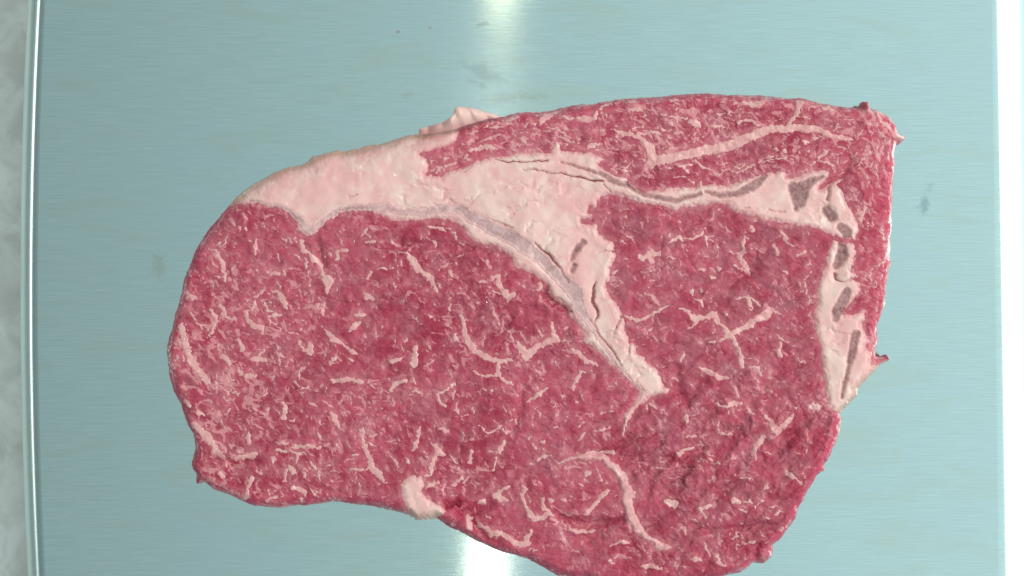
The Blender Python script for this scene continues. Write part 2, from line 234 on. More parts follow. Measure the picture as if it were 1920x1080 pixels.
def extract(F, U, V):
    """triangles of the region F>0: returns u, v, f, tris"""
    ny, nx = F.shape; N = nx * ny
    ins = F > 0
    code = ins[:-1, :-1] * 1 + ins[:-1, 1:] * 2 + ins[1:, 1:] * 4 + ins[1:, :-1] * 8
    J, I = np.nonzero(code); cc = code[J, I]
    base = J * nx + I
    ids = np.stack([base, base + 1, base + nx + 1, base + nx, N + base, 2 * N + base + 1, N + base + nx, 2 * N + base], 1)
    tris = []
    for c, poly in CASES.items():
        if len(poly) < 3: continue
        s = ids[cc == c]
        if not len(s): continue
        for k in range(1, len(poly) - 1):
            tris.append(np.stack([s[:, poly[0]], s[:, poly[k + 1]], s[:, poly[k]]], 1))
    if not tris: return None
    tris = np.concatenate(tris)
    uq, inv = np.unique(tris, return_inverse=True); tris = inv.reshape(-1, 3)
    Uf, Vf, Ff = U.ravel(), V.ravel(), F.ravel()
    u = np.empty(len(uq)); v = np.empty(len(uq)); f = np.zeros(len(uq))
    m = uq < N; u[m] = Uf[uq[m]]; v[m] = Vf[uq[m]]; f[m] = Ff[uq[m]]
    for lo, dlt in ((N, 1), (2 * N, nx)):
        m = (uq >= lo) & (uq < lo + N)
        a = uq[m] - lo; b = a + dlt
        t = Ff[a] / (Ff[a] - Ff[b] + 1e-12); t = np.clip(t, .02, .98)
        u[m] = Uf[a] + (Uf[b] - Uf[a]) * t; v[m] = Vf[a] + (Vf[b] - Vf[a]) * t
    return u, v, f, tris
def mesh_obj(name, co, tris, mat, parent, attrs=None, kind=None, smooth=True):
    me = bpy.data.meshes.new(name)
    n = len(co); m = len(tris); k = tris.shape[1]
    me.vertices.add(n); me.vertices.foreach_set('co', np.ascontiguousarray(co, dtype=np.float32).ravel())
    me.loops.add(m * k); me.loops.foreach_set('vertex_index', np.ascontiguousarray(tris, dtype=np.int32).ravel())
    me.polygons.add(m); me.polygons.foreach_set('loop_start', np.arange(0, m * k, k, dtype=np.int32))
    me.polygons.foreach_set('use_smooth', np.full(m, smooth))
    me.update(calc_edges=True); me.validate()
    for an, av in (attrs or {}).items():
        at = me.attributes.new(an, 'FLOAT', 'POINT'); at.data.foreach_set('value', np.ascontiguousarray(av, dtype=np.float32))
    me.materials.append(mat)
    o = bpy.data.objects.new(name, me); COL.objects.link(o); o.parent = parent
    if kind: o['kind'] = kind
    return o
def sample(A, u, v, u0, v0, st):
    ny, nx = A.shape
    x = np.clip((u - u0) / st, 0, nx - 1.001); y = np.clip((v - v0) / st, 0, ny - 1.001)
    i = x.astype(int); j = y.astype(int); a = x - i; b = y - j
    return (A[j, i] * (1 - a) + A[j, i + 1] * a) * (1 - b) + (A[j + 1, i] * (1 - a) + A[j + 1, i + 1] * a) * b
def world(u, v, z):
    return np.stack([(u - 960) * S, (540 - v) * S, z], 1)

# ------------------------------------------------------------------ material tools
class NT:
    def __init__(self, name):
        self.m = bpy.data.materials.new(name); self.m.use_nodes = True
        self.t = self.m.node_tree; self.b = self.t.nodes['Principled BSDF']
    def n(self, typ, **kw):
        nd = self.t.nodes.new(typ)
        for k, v in kw.items(): setattr(nd, k, v)
        return nd
    def link(self, a, b): self.t.links.new(a, b)
    def inp(self, nd, key, val):
        if hasattr(val, 'is_output'): self.link(val, nd.inputs[key])
        else: nd.inputs[key].default_value = val
    def px(self, scale=(1, 1, 1), rot=0.0):
        tc = self.n('ShaderNodeTexCoord'); mp = self.n('ShaderNodeMapping')
        mp.inputs['Scale'].default_value = tuple(s / S for s in scale); mp.inputs['Rotation'].default_value = (0, 0, rot)
        # rotate first, then stretch: two mappings
        if rot:
            mr = self.n('ShaderNodeMapping'); mr.inputs['Rotation'].default_value = (0, 0, rot); mp.inputs['Rotation'].default_value = (0, 0, 0)
            self.link(tc.outputs['Object'], mr.inputs['Vector']); self.link(mr.outputs['Vector'], mp.inputs['Vector'])
        else: self.link(tc.outputs['Object'], mp.inputs['Vector'])
        return mp.outputs['Vector']
    def noise(self, vec, period, detail=3, rough=.5, dist=0.0):
        nd = self.n('ShaderNodeTexNoise'); self.link(vec, nd.inputs['Vector'])
        nd.inputs['Scale'].default_value = 1 / period; nd.inputs['Detail'].default_value = detail
        nd.inputs['Roughness'].default_value = rough; nd.inputs['Distortion'].default_value = dist
        return nd.outputs['Fac']
    def ramp(self, x, a, b, lo=0.0, hi=1.0):
        nd = self.n('ShaderNodeMapRange'); nd.interpolation_type = 'SMOOTHSTEP'
        self.inp(nd, 'Value', x); self.inp(nd, 'From Min', a); self.inp(nd, 'From Max', b); self.inp(nd, 'To Min', lo); self.inp(nd, 'To Max', hi)
        return nd.outputs['Result']
    def math(self, op, a, b=0.0):
        nd = self.n('ShaderNodeMath', operation=op); self.inp(nd, 0, a); self.inp(nd, 1, b); return nd.outputs[0]
    def mix(self, f, a, b):
        nd = self.n('ShaderNodeMix', data_type='RGBA')
        self.inp(nd, 0, f); self.inp(nd, 6, a if hasattr(a, 'is_output') else tuple(a) + (1,)); self.inp(nd, 7, b if hasattr(b, 'is_output') else tuple(b) + (1,))
        return nd.outputs[2]
    def attr(self, name):
        nd = self.n('ShaderNodeAttribute'); nd.attribute_name = name; return nd.outputs['Fac']
    def bump(self, h, dist, strength=1.0, prev=None):
        nd = self.n('ShaderNodeBump'); nd.inputs['Strength'].default_value = strength; nd.inputs['Distance'].default_value = dist
        self.link(h, nd.inputs['Height'])
        if prev is not None: self.link(prev, nd.inputs['Normal'])
        return nd.outputs['Normal']
    def out(self, color=None, rough=None, normal=None, **kw):
        if color is not None: self.inp(self.b, 'Base Color', color if hasattr(color, 'is_output') else tuple(color) + (1,))
        if rough is not None: self.inp(self.b, 'Roughness', rough)
        if normal is not None: self.link(normal, self.b.inputs['Normal'])
        for k, v in kw.items(): self.inp(self.b, k, v)
        return self.m

def lean_material(name='lean_meat', rot=.12, dull=.6):
    n = NT(name); P = n.px()
    big = n.noise(P, 170, 4, .55, .6); mid = n.noise(P, 44, 4, .52, .8); fine = n.noise(P, 7, 3, .5, .5)
    red = n.attr('red'); flk = n.attr('fleck')
    c = n.mix(n.ramp(big, .36, .64), (.355, .028, .066), (.505, .082, .134))
    c = n.mix(n.ramp(mid, .46 - (dull - .6) * .3, .66, 0, dull), c, (.365, .088, .12))          # browner, duller patches
    c = n.mix(n.ramp(mid, .50, .28, 0, .5), c, (.34, .022, .050))           # wet dark red patches
    c = n.mix(red, c, (.56, .055, .115))                                     # fresh pink-red rim
    # muscle bundles: each a slightly different red, thin dark clefts between them
    nv = n.n('ShaderNodeTexNoise'); n.link(P, nv.inputs['Vector']); nv.inputs['Scale'].default_value = 1 / 16; nv.inputs['Detail'].default_value = 3
    dv = n.n('ShaderNodeVectorMath', operation='MULTIPLY_ADD'); n.link(nv.outputs['Color'], dv.inputs[0]); dv.inputs[1].default_value = (26, 26, 0); n.link(n.px((1, 1.3, 0), .4), dv.inputs[2])
    vo = n.n('ShaderNodeTexVoronoi', feature='DISTANCE_TO_EDGE'); n.link(dv.outputs[0], vo.inputs['Vector']); vo.inputs['Scale'].default_value = 1 / 24
    vc = n.n('ShaderNodeTexVoronoi', feature='F1'); n.link(dv.outputs[0], vc.inputs['Vector']); vc.inputs['Scale'].default_value = 1 / 24
    sep = n.n('ShaderNodeSeparateColor'); n.link(vc.outputs['Color'], sep.inputs[0])
    c = n.mix(n.ramp(sep.outputs[0], .45, 1.0, 0, .25), c, (.50, .10, .135))
    c = n.mix(n.ramp(sep.outputs[1], .55, 1.0, 0, .28), c, (.31, .028, .052))
    cleft = n.math('MULTIPLY', n.ramp(vo.outputs['Distance'], .075, .0), n.ramp(n.noise(P, 40, 3, .5), .42, .62, 0, 1.0))
    c = n.mix(n.math('MULTIPLY', cleft, .5), c, (.26, .015, .035))
    fib = n.noise(n.px((.16, 1, 1), rot + .1), 3.0, 2, .5)
    c = n.mix(n.ramp(fib, .55, .8, 0, .14), c, (.62, .17, .20))
    grain = n.noise(n.px((.12, 1, 1), rot), 8, 3, .55, 1.4)
    c = n.mix(n.ramp(grain, .54, .68, 0, .48), c, (.27, .020, .046))         # dark lines along the grain
    c = n.mix(n.ramp(fine, .46, .28, 0, .12), c, (.28, .018, .04))
    ha = n.math('MULTIPLY', n.attr('halo'), n.ramp(mid, .25, .6, .25, .75))
    c = n.mix(ha, c, (.60, .19, .215))                                      # fat shining through next to the streaks
    # hair-fine branching veins of fat
    vein = 0.0
    for per, wd, mk, amt in ((46, .030, 34, .36), (24, .042, 25, .24)):
        x = n.noise(n.px((1, .8, 1), .3 + per), per, 3.0, .55, .9)
        rdg = n.math('ABSOLUTE', n.math('SUBTRACT', x, .5))
        msk = n.math('SUBTRACT', n.noise(n.px((1, 1, 1), per), mk, 3, .6, .4), n.math('MULTIPLY', n.math('SUBTRACT', 1.0, flk), .10))
        e = n.math('MULTIPLY', n.ramp(rdg, wd, wd * .2), n.ramp(msk, .47, .60, 0, amt))
        vein = e if vein == 0.0 else n.math('MAXIMUM', vein, e)
    c = n.mix(vein, c, (.68, .235, .255))
    # tiny fat grains, too small to model
    sp1 = n.noise(n.px((1, .5, 1), -.5), 9, 2.5, .5, .5); sp2 = n.noise(n.px((.5, 1, 1), .3), 14, 2.5, .55, .8)
    th = n.math('SUBTRACT', .655, n.math('MULTIPLY', flk, .075))
    f1 = n.ramp(n.math('SUBTRACT', sp1, th), -.02, .035); f2 = n.ramp(n.math('SUBTRACT', sp2, th), -.02, .035)
    f = n.math('MULTIPLY', n.math('MAXIMUM', f1, f2), n.ramp(n.math('ADD', n.noise(P, 75, 3, .55, .8), n.math('MULTIPLY', flk, .13)), .47, .64, .06, 1.0))
    c = n.mix(n.math('MULTIPLY', f, .66), c, (.74, .31, .32))
    h = n.math('ADD', n.math('MULTIPLY', fine, .5), n.math('MULTIPLY', grain, -1.6))
    b0 = n.bump(cleft, -.00018, .6)
    b1 = n.bump(n.noise(P, 24, 2, .45, .6), .00025, .5, b0)
    b2 = n.bump(h, .00010, .6, b1)
    bc = n.bump(n.noise(P, 13, 1.5, .5, .8), .0006, .8, b1)
    r = n.ramp(n.noise(P, 12, 3, .6), .35, .65, .34, .58)
    return n.out(c, r, b2, **{'Specular IOR Level': .25, 'Coat Weight': n.ramp(n.noise(P, 60, 3, .6), .50, .62, .0, .9), 'Coat Roughness': .06, 'Coat Normal': bc})
def fat_material(name='fat', kind='cap'):
    n = NT(name); P = n.px()
    dp = n.attr('depth'); rim = n.attr('rim')
    big = n.noise(P, 90, 4, .6, .8); mid = n.noise(P, 22, 5, .6, .8); fine = n.noise(P, 6, 4, .6)
    if kind == 'cap':
        c = n.mix(n.ramp(big, .35, .65), (.80, .415, .40), (.82, .535, .48))
        c = n.mix(n.ramp(mid, .52, .75, 0, .6), c, (.86, .645, .58))
        c = n.mix(n.ramp(mid, .45, .25, 0, .35), c, (.76, .38, .37))
        vo = n.n('ShaderNodeTexVoronoi', feature='SMOOTH_F1'); n.link(P, vo.inputs['Vector']); vo.inputs['Scale'].default_value = 1 / 24
        c = n.mix(n.ramp(vo.outputs['Distance'], .35, .1, 0, .3), c, (.87, .70, .62))
        edge = n.math('MULTIPLY', n.ramp(dp, 0, 11, .85, 0), n.ramp(mid, .3, .6, .5, 1.0))
        c = n.mix(edge, c, (.68, .26, .28))
        c = n.mix(n.ramp(rim, .0, 1.0, 0, .85), c, (.55, .29, .215))
        r = .40; bd = .0007
    else:
        c = n.mix(n.ramp(mid, .35, .65), (.70, .30, .30), (.78, .40, .375))
        thin = n.ramp(n.math('ADD', dp, n.math('MULTIPLY', n.math('SUBTRACT', fine, .5), 2.6)), 0, 3.4, .88, 0)
        c = n.mix(thin, c, (.56, .125, .16))
        r = .42; bd = .0006
    b1 = n.bump(n.noise(P, 34, 2, .4), bd * .35, .4); b2 = n.bump(fine, bd * .05, .5, b1); bc = n.bump(n.noise(P, 18, 2, .5, .6), bd * .25, .7, b1)
    return n.out(c, n.ramp(fine, .3, .7, r - .08, r + .14), b2, **{'Subsurface Weight': .15, 'Subsurface Radius': (.0025, .0014, .001), 'Subsurface Scale': 1.0, 'Specular IOR Level': .4, 'Coat Weight': n.ramp(big, .42, .62, .1, .8), 'Coat Roughness': .10, 'Coat Normal': bc})
def simple(name, ca, cb, period, rough, bump=.0004, stretch=(1, 1, 1), rot=0.0, **kw):
    n = NT(name); P = n.px(stretch, rot)
    x = n.noise(P, period, 5, .6, .5)
    return n.out(n.mix(n.ramp(x, .35, .65), ca, cb), rough, n.bump(x, bump, .6), **kw)

LEAN = lean_material()
LEAN_SIDE = lean_material('lean_meat_side', -.5, .9)
LEAN_CAP = lean_material('lean_meat_cap', -.12)
FAT = fat_material('cap_fat', 'cap')
MARB = fat_material('marbling_fat', 'marb')
def inlay_material(name, ca, cb, edge, reach, period, stretch=(1, 1, 1), rot=0.0, rough=.38):
    n = NT(name); x = n.noise(n.px(stretch, rot), period, 5, .62, .6); y = n.noise(n.px(), 7, 3, .6)
    c = n.mix(n.ramp(x, .33, .67), ca, cb)
    d = n.math('ADD', n.attr('depth'), n.math('MULTIPLY', n.math('SUBTRACT', y, .5), reach))
    c = n.mix(n.ramp(d, 0, reach, .9, 0), c, edge)
    return n.out(c, rough, n.bump(x, .0007, .6), **{'Coat Weight': .25, 'Coat Roughness': .15})
SILV = inlay_material('silverskin', (.46, .255, .26), (.68, .42, .405), (.76, .41, .40), 8.0, 20, (1, .8, 1), .6)
POCK = inlay_material('dark_connective_tissue', (.24, .095, .10), (.46, .23, .225), (.62, .32, .31), 4.0, 11)
CRK = inlay_material('crack_flesh', (.20, .04, .045), (.34, .09, .095), (.52, .22, .21), 1.4, 8)

# ------------------------------------------------------------------ the setting: counter and steel platter
def counter_material():
    n = NT('counter_laminate'); P = n.px()
    a = n.noise(P, 120, 5, .6, 1.0); b = n.noise(P, 20, 4, .6)
    c = n.mix(n.ramp(a, .35, .65), (.58, .58, .54), (.78, .79, .76)); c = n.mix(n.ramp(b, .55, .75, 0, .35), c, (.50, .51, .47))
    return n.out(c, .5, n.bump(b, .0003, .3))
def plane(name, x0, x1, y0, y1, z, mat):
    co = np.array([(x0, y0, z), (x1, y0, z), (x1, y1, z), (x0, y1, z)])
    return mesh_obj(name, co, np.array([[0, 1, 2, 3]]), mat, None, smooth=False)
ct = plane('countertop', -.6, .6, -.5, .5, -.026, counter_material()); ct['kind'] = 'structure'

def steel_material(name='brushed_steel', r0=.065, r1=.085, an=.95):
    n = NT(name)
    uvn = n.n('ShaderNodeTexCoord'); P = n.px()
    l1 = n.noise(n.px((.012, .55, 1)), 1.0, 4, .7); l2 = n.noise(n.px((.05, .8, 1)), 1.4, 3, .65); cl = n.noise(n.px((.6, 1, 1)), 260, 4, .55, .5)
    c = n.mix(n.ramp(l1, .3, .7), (.605, .75, .735), (.715, .85, .83))
    c = n.mix(n.ramp(l2, .58, .76, 0, .35), c, (.86, .94, .91)); c = n.mix(n.ramp(l2, .42, .24, 0, .35), c, (.50, .63, .62))
    c = n.mix(n.ramp(cl, .4, .7, 0, .45), c, (.66, .79, .81)); c = n.mix(n.ramp(n.noise(n.px((.25, 1, 1)), 46, 4, .6, .8), .48, .70, 0, .5), c, (.66, .74, .655))
    # dried stains and smears: centre (drawing units on the platter), half axes, tilt, colour, strength
    tc = n.n('ShaderNodeTexCoord')
    brk = n.noise(P, 9, 4, .6, .5)
    for (u, v, a, b, rot, colr, k) in [(745,60,7,4,.2,(.52,.38,.25),.6),(806,53,6,3.5,0,(.54,.42,.3),.4),(298,500,15,34,.1,(.56,.54,.42),.40),(1733,385,12,21,-.2,(.34,.44,.46),.6),(1743,352,9,13,-.5,(.40,.5,.52),.3),
            (762,178,16,7,.1,(.5,.47,.36),.22),(905,45,14,5,.2,(.44,.44,.32),.35),(1000,180,34,10,0,(.50,.54,.43),.3),(940,185,50,14,.1,(.54,.54,.44),.3)]:
        mp = n.n('ShaderNodeMapping', vector_type='TEXTURE'); n.link(tc.outputs['Object'], mp.inputs['Vector'])
        mp.inputs['Location'].default_value = ((u - 960) * S * KP, (540 - v) * S * KP, 0); mp.inputs['Rotation'].default_value = (0, 0, rot); mp.inputs['Scale'].default_value = (a * S, b * S, 1)
        ln = n.n('ShaderNodeVectorMath', operation='LENGTH'); n.link(mp.outputs['Vector'], ln.inputs[0])
        d = n.math('ADD', ln.outputs['Value'], n.math('MULTIPLY', n.math('SUBTRACT', brk, .5), 2.2))
        c = n.mix(n.ramp(d, 1.15, .2, 0, k), c, colr)
    bmp = n.bump(l1, .000006, .35)
    tg = n.n('ShaderNodeTangent', direction_type='UV_MAP'); tg.uv_map = 'brush'
    n.link(tg.outputs['Tangent'], n.b.inputs['Tangent'])
    bd = n.attr('bend')
    rg = n.math('ADD', n.ramp(l2, .3, .7, r0, r1), n.ramp(bd, 0.0, .55, 0, .34)); an = n.ramp(bd, 0.0, .5, an, .45)
    return n.out(c, rg, bmp, **{'Metallic': 1.0, 'Anisotropic': an, 'Anisotropic Rotation': 0.25})
STEEL = steel_material()
plat = bpy.data.objects.new('scale_platter', None); COL.objects.link(plat)
plat['label'] = 'brushed stainless steel platter with rounded bent-down edges under the meat'; plat['category'] = 'platter'
def ux(u): return (u - 960) * S * KP
ys = np.linspace(-.20, .20, 61)
def bow(sgn, y):   # the long edges bow out slightly
    return sgn * .0031 * (1 - (y / .0864) ** 2 * .9) if sgn < 0 else .0012 * (y / .0864)
def strip(name, prof_fn, nprof, side=None):
    co = []; uv = []; bn = []
    for y in ys:
        for k in range(nprof):
            x, z, s = prof_fn(k, y); co.append((x, y, z)); uv.append((s, y)); bn.append(0.0 if name == 'top_plate' else min(1.0, max(0.0, -z) / .006) ** .5)
    q = []
    for j in range(len(ys) - 1):
        for k in range(nprof - 1):
            a = j * nprof + k; q.append((a, a + 1, a + nprof + 1, a + nprof))
    o = mesh_obj(name, np.array(co), np.array(q), STEEL, plat, {'bend': np.array(bn)})
    ul = o.data.uv_layers.new(name='brush'); vi = np.empty(len(o.data.loops), np.int32); o.data.loops.foreach_get('vertex_index', vi)
    ul.data.foreach_set('uv', np.array(uv, np.float32)[vi].ravel() * 4)
    md = o.modifiers.new('sheet', 'SOLIDIFY'); md.thickness = .0009; md.offset = -1; md.use_rim = False
    return o
XL, XR = ux(86), ux(1866)
RB = .0068; RR = .020
def fl(k, y):
    t = k / 40; a = XL + bow(-1, y) * .0 -   .0024 * (1 - (y / .0864) ** 2 * .9); b = XR - .0010 * (y / .0864)
    return a + (b - a) * t, 0.0, a + (b - a) * t
strip('top_plate', fl, 41)
def le(k, y):
    a0 = fl(0, y)[0]
    if k <= 20:
        th = math.pi / 2 * k / 20; x = a0 - RB * math.sin(th); z = -RB * (1 - math.cos(th)); s = RB * th
    else: x = a0 - RB - .0004 * (k - 20); z = -RB - (k - 20) * .0045; s = RB * math.pi / 2 + (k - 20) * .0045
    return x, z, a0 - s
def le_r(k, y): return le(24 - k, y)
strip('bent_edge', le_r, 25)
def re(k, y):
    a0 = fl(40, y)[0]
    if k <= 20:
        th = math.pi / 2 * k / 20; x = a0 + RR * math.sin(th); z = -RR * (1 - math.cos(th)); s = RR * th
    else: x = a0 + RR; z = -RR - (k - 20) * .004; s = RR * math.pi / 2 + (k - 20) * .004
    return x, z, a0 + s
strip('bent_edge', re, 25)

# ------------------------------------------------------------------ the steak
steak = bpy.data.objects.new('beef_steak', None); COL.objects.link(steak)
steak['label'] = 'thick raw marbled beef steak with pink-white fat cap and seams'; steak['category'] = 'steak'

ST1 = 1.5; GU0, GV0 = 290.0, 150.0
U, V = grid(GU0, 1725, GV0, 1112, ST1)
w1u, w1v = fbm(U / 22, V / 22, 3, 1), fbm(U / 22, V / 22, 3, 5)
w2u, w2v = pn(U / 6, V / 6, 11), pn(U / 6, V / 6, 14)
DO = sdf_poly(OUT, U + 3.0 * w1u + .8 * w2u, V + 3.0 * w1v + .8 * w2v)              # distance inside the outline
FU, FV = U + 5.0 * w1u + 2.2 * w2u, V + 5.0 * w1v + 2.2 * w2v
DF = np.maximum(np.maximum(sdf_poly(FAT1, FU, FV), sdf_poly(FAT2, FU, FV)), sdf_poly(LOBE, FU, FV))
fatcap = sstep(900, 760, U) * sstep(470, 390, V)                              # where the rim is fat
RND = 22 + 34 * fatcap + 8 * fbm(U / 90, V / 90, 2, 21)
ZE = .50 * T
t = np.clip(DO / RND, 0, 1)
H = ZE + (T - ZE) * np.sqrt(np.clip(1 - (1 - t) ** 2, 0, 1))
und = .9 * fbm(U / 230, V / 230, 2, 31) + .55 * fbm((U + 14 * w1u) / 62, (V + 14 * w1v) / 62, 3, 35)
rot = .75; A = U * math.cos(rot) - V * math.sin(rot); B = U * math.sin(rot) + V * math.cos(rot)
rid = 1 - np.abs(fbm(A / 150 + .3 * w1u, B / 46 + .3 * w1v, 2, 41)) * 2.2
lr = sstep(1080, 1300, U) * sstep(640, 820, V)
und = und + (rid - .6) * (.35 + 1.1 * lr)
scal = np.abs(fbm((U + 9 * w1u) / 42, (V + 9 * w1v) / 30, 2, 57)) * 1.6           # small scalloped bundles
und = und + .5 * scal + .06 * fbm(U / 15, V / 15, 2, 51) + .05 * pn(U / 5, V / 5, 55)
fold = np.zeros_like(U)
WFU, WFV = U + 5 * w1u + 1.5 * w2u, V + 5 * w1v + 1.5 * w2v
for L, wd, dm in FOLD:
    m_ = len(L) - 1
    f = caps([[(p[0], p[1], wd * (1.0 if 0 < i_ < m_ else .5)) for i_, p in enumerate(L)]], U, V, WFU, WFV, GU0, GV0, ST1, 20)
    fold = np.maximum(fold, dm * 1.4 * sstep(-16, wd, f) ** 2)
edgew = sstep(0, 26, DO)
HB = H                                                                         # smooth body
HL = H + (und * 1e-3 * .9 - fold * 1e-3 * .9) * (.3 + .7 * edgew)               # lean
# fat: fuller and smoother than the lean, sunk along its boundary
SV = caps(SILVER, U, V, FU, FV, GU0, GV0, ST1)
PK = caps(POCKET, U, V, U + 2.5 * w1u + 1.3 * w2u, V + 2.5 * w1v + 1.3 * w2v, GU0, GV0, ST1)
CK = caps(CRACK, U, V, U + 4 * w1u + 1.3 * w2u, V + 4 * w1v + 1.3 * w2v, GU0, GV0, ST1)
fund = .9 * fbm(U / 130, V / 130, 2, 61) + .5 * fbm(U / 46, V / 46, 2, 63) + .04 * fbm(U / 11, V / 11, 2, 67)
fr = 1 - np.abs(fbm((U * .8 - V * .3 + 12 * w1u) / 95, (V * .9 + U * .25 + 12 * w1v) / 48, 3, 65)) * 2
fund = fund - .4 * sstep(.70, 1.0, fr) * sstep(-.1, .25, pn(U / 90, V / 90, 69))                  # sparse creases in the fat
blend = sstep(0, 26, DF)
HF = H + ((und * .45 - fold * .5) * (1 - blend) + fund * blend) * 1e-3 * (.4 + .6 * edgew)
HF = HF + .5e-3 * sstep(0, 14, DF)
HF = HF * blend + np.maximum(HF, HL + .05e-3) * (1 - blend) + .35e-3 * sstep(.5, 9, DF) - .30e-3 * sstep(2.0, 0, DF)
HL = HL - 2.2e-3 * sstep(2, 14, DF)
HF = HF - 1.1e-3 * sstep(-2.5, 2.5, PK) - .8e-3 * sstep(-2.0, 2.0, CK) - .45e-3 * sstep(-2, 6, SV)

# lean muscles: three meshes that meet under the fat and along the seam
CAPM = [(780,100),(1800,100),(1800,800),(1600,800),(1585,740),(1575,600),(1585,500),(1590,440),(1560,380),(1500,365),(1430,355),(1300,370),(1200,365),(1100,330),(950,312),(830,322),(780,300)]
EYEM = [(200,380),(430,370),(800,370),(900,400),(1000,470),(1080,560),(1150,680),(1215,742),(1190,775),(1168,822),(1130,845),(1140,862),(1170,890),(1180,935),(1190,975),(1230,1025),(1262,1032),(1300,1130),(200,1130)]
sc_ = sdf_poly(CAPM, U, V); se = sdf_poly(EYEM, U + 4 * w1u, V + 4 * w1v)
# marbling: traced streaks plus the many small ones between them
MU, MV = U + 5.5 * w1u + 2.6 * w2u, V + 5.5 * w1v + 2.6 * w2v
slim = [[(p[0], p[1], p[2] * 1.12) for p in L] for L in ST]
FT = caps(slim, U, V, MU, MV, GU0, GV0, ST1) + 2.1 * pn(U / 8, V / 8, 91) + 1.3 * pn(U / 3.6, V / 3.6, 97)
fr_ = random.Random(11); FLK = []
def grain_dir(x, y):
    if x > 1610: return 1.45
    if y < 330 + max(0, x - 1300) * .0: return .14
    return -1.0 if x < 1050 else -.5
for _ in range(4300):
    x = fr_.uniform(312, 1680); y = fr_.uniform(175, 1080)
    dn = .50 + (.35 if x < 640 and y > 430 else 0) + (.45 if y < 330 or x > 1600 else 0) - (.04 if x > 1250 and y > 430 else 0)
    if fr_.random() > dn: continue
    cap_ = y < 330 or x > 1610; th = grain_dir(x, y) + fr_.gauss(0, .25 if cap_ else .55); ln = min(38, fr_.lognormvariate(2.25, .6) * (1.4 if cap_ else 1)); wd = fr_.uniform(.8, 2.0) + .07 * ln * fr_.random()
    c_, s_ = math.cos(th), math.sin(th); k_ = fr_.gauss(0, .35) * ln
    m_ = (x - s_ * k_ * .5, y - c_ * k_ * .5)
    FLK.append([(x - c_ * ln / 2, y + s_ * ln / 2, wd * .45), (m_[0], m_[1], wd), (x + c_ * ln / 2, y - s_ * ln / 2, wd * fr_.uniform(.4, 1.1))])
    if ln > 11 and fr_.random() < .7:
        t2 = th + fr_.choice((-1, 1)) * fr_.uniform(.7, 1.4); l2_ = ln * fr_.uniform(.3, .6)
        FLK.append([(m_[0], m_[1], wd * .9), (m_[0] + math.cos(t2) * l2_, m_[1] - math.sin(t2) * l2_, wd * .4)])
FK = caps(FLK, U, V, MU, MV, GU0, GV0, ST1, 10) + 1.5 * pn(U / 6, V / 6, 93) + .8 * pn(U / 3.2, V / 3.2, 99)
FC = caps(CRES, U, V, U + 4 * w1u + 2 * w2u, V + 4 * w1v + 2 * w2v, GU0, GV0, ST1)
free = np.minimum(np.minimum(DO - 4, -DF - 2.5), -FC - 3)
ori = np.where(sc_ > 0, np.where(U > 1610, 1.5, .12), np.where(se > 0, -1.05, -.35)) + .9 * fbm(U / 160, V / 160, 2, 95)
# stretched noise in three fixed directions, chosen by the local grain
best = np.full(U.shape, -1.0)
def stretched(th, sd, per=8.5, ar=2.4):
    a = U * math.cos(th) - V * math.sin(th); b = U * math.sin(th) + V * math.cos(th)
    return fbm(a / (per * ar) + .25 * w1u, b / per + .25 * w1v, 3, sd, .55)
acc = 0; wt = 0
for k, th in enumerate((-1.5, -1.0, -.5, 0.0, .5, 1.0, 1.5)):
    ww = np.exp(-((np.angle(np.exp(2j * (ori - th))) / 2) ** 2) / .03)
    acc = acc + ww * stretched(th, 100 + k * 7); wt = wt + ww
fn = acc / (wt + 1e-6)
dens = .5 * fbm(U / 110, V / 110, 2, 131) + .30 * sstep(620, 380, U) * sstep(430, 600, V) + .38 * sstep(10, 60, sc_) - .12 * lr + .12 * sstep(880, 700, V) * sstep(900, 600, U) + .14
thr = .335 - .16 * dens
FN = (fn - thr) * 17
nearT = sstep(-11, -4, FT)
FN = np.maximum(np.minimum(FN, 30) - 2.0, FK - 3.0 * sstep(-6, 1, FT))
FM = np.minimum(np.maximum(FT, FN), free)
def regional(u, v):
    d = sample(DO, u, v, GU0, GV0, ST1); n = fbm(u / 70, v / 70, 2, 71)
    red = np.clip(sstep(34, 2, d + 10 * n) * .75 + .75 * sstep(1590, 1650, u + 16 * n) + .55 * sstep(1480, 1560, u + 20 * n) * sstep(760, 860, v) + .28 * np.clip(n, 0, 1) + .9 * np.exp(-((u - 845) ** 2 + (v - 945) ** 2) / 900), 0, 1)
    fle = np.clip(.45 + .55 * sstep(640, 420, u + 60 * n) * sstep(420, 620, v) + .35 * sstep(380, 300, v) + .4 * sstep(1590, 1640, u) - .35 * sstep(1150, 1250, u) * sstep(1580, 1500, u) * sstep(400, 470, v) + .35 * n, 0, 1.3)
    lo = np.maximum(sample(FT, u + 2.0, v + 7.0, GU0, GV0, ST1), sample(FN, u + 1.0, v + 3.5, GU0, GV0, ST1) + .5)
    halo = np.clip(.62 * sstep(-6, 3.0, lo) + .6 * sstep(-9, 0, sample(np.maximum(DF, FC), u, v, GU0, GV0, ST1)), 0, 1)
    return red, fle, halo
def lean_part(name, F, mat):
    r = extract(F, U, V); u, v, f, tr = r
    z = sample(HL, u, v, GU0, GV0, ST1); red, fle, halo = regional(u, v)
    return mesh_obj(name, world(u, v, z), tr, mat, steak, {'red': red, 'fleck': fle, 'halo': halo})
lean_part('rib_eye_muscle', np.minimum(DO, np.minimum(se, -sc_)), LEAN)['label'] = 'large eye of dark pink lean meat with scattered marbling'
lean_part('side_muscle', np.minimum(DO, np.minimum(-se, -sc_)), LEAN_SIDE)['label'] = 'folded lean meat beside the central fat seam'
lean_part('cap_muscle', np.minimum(DO, sc_), LEAN_CAP)['label'] = 'streaky cap of lean meat above the fat seam'

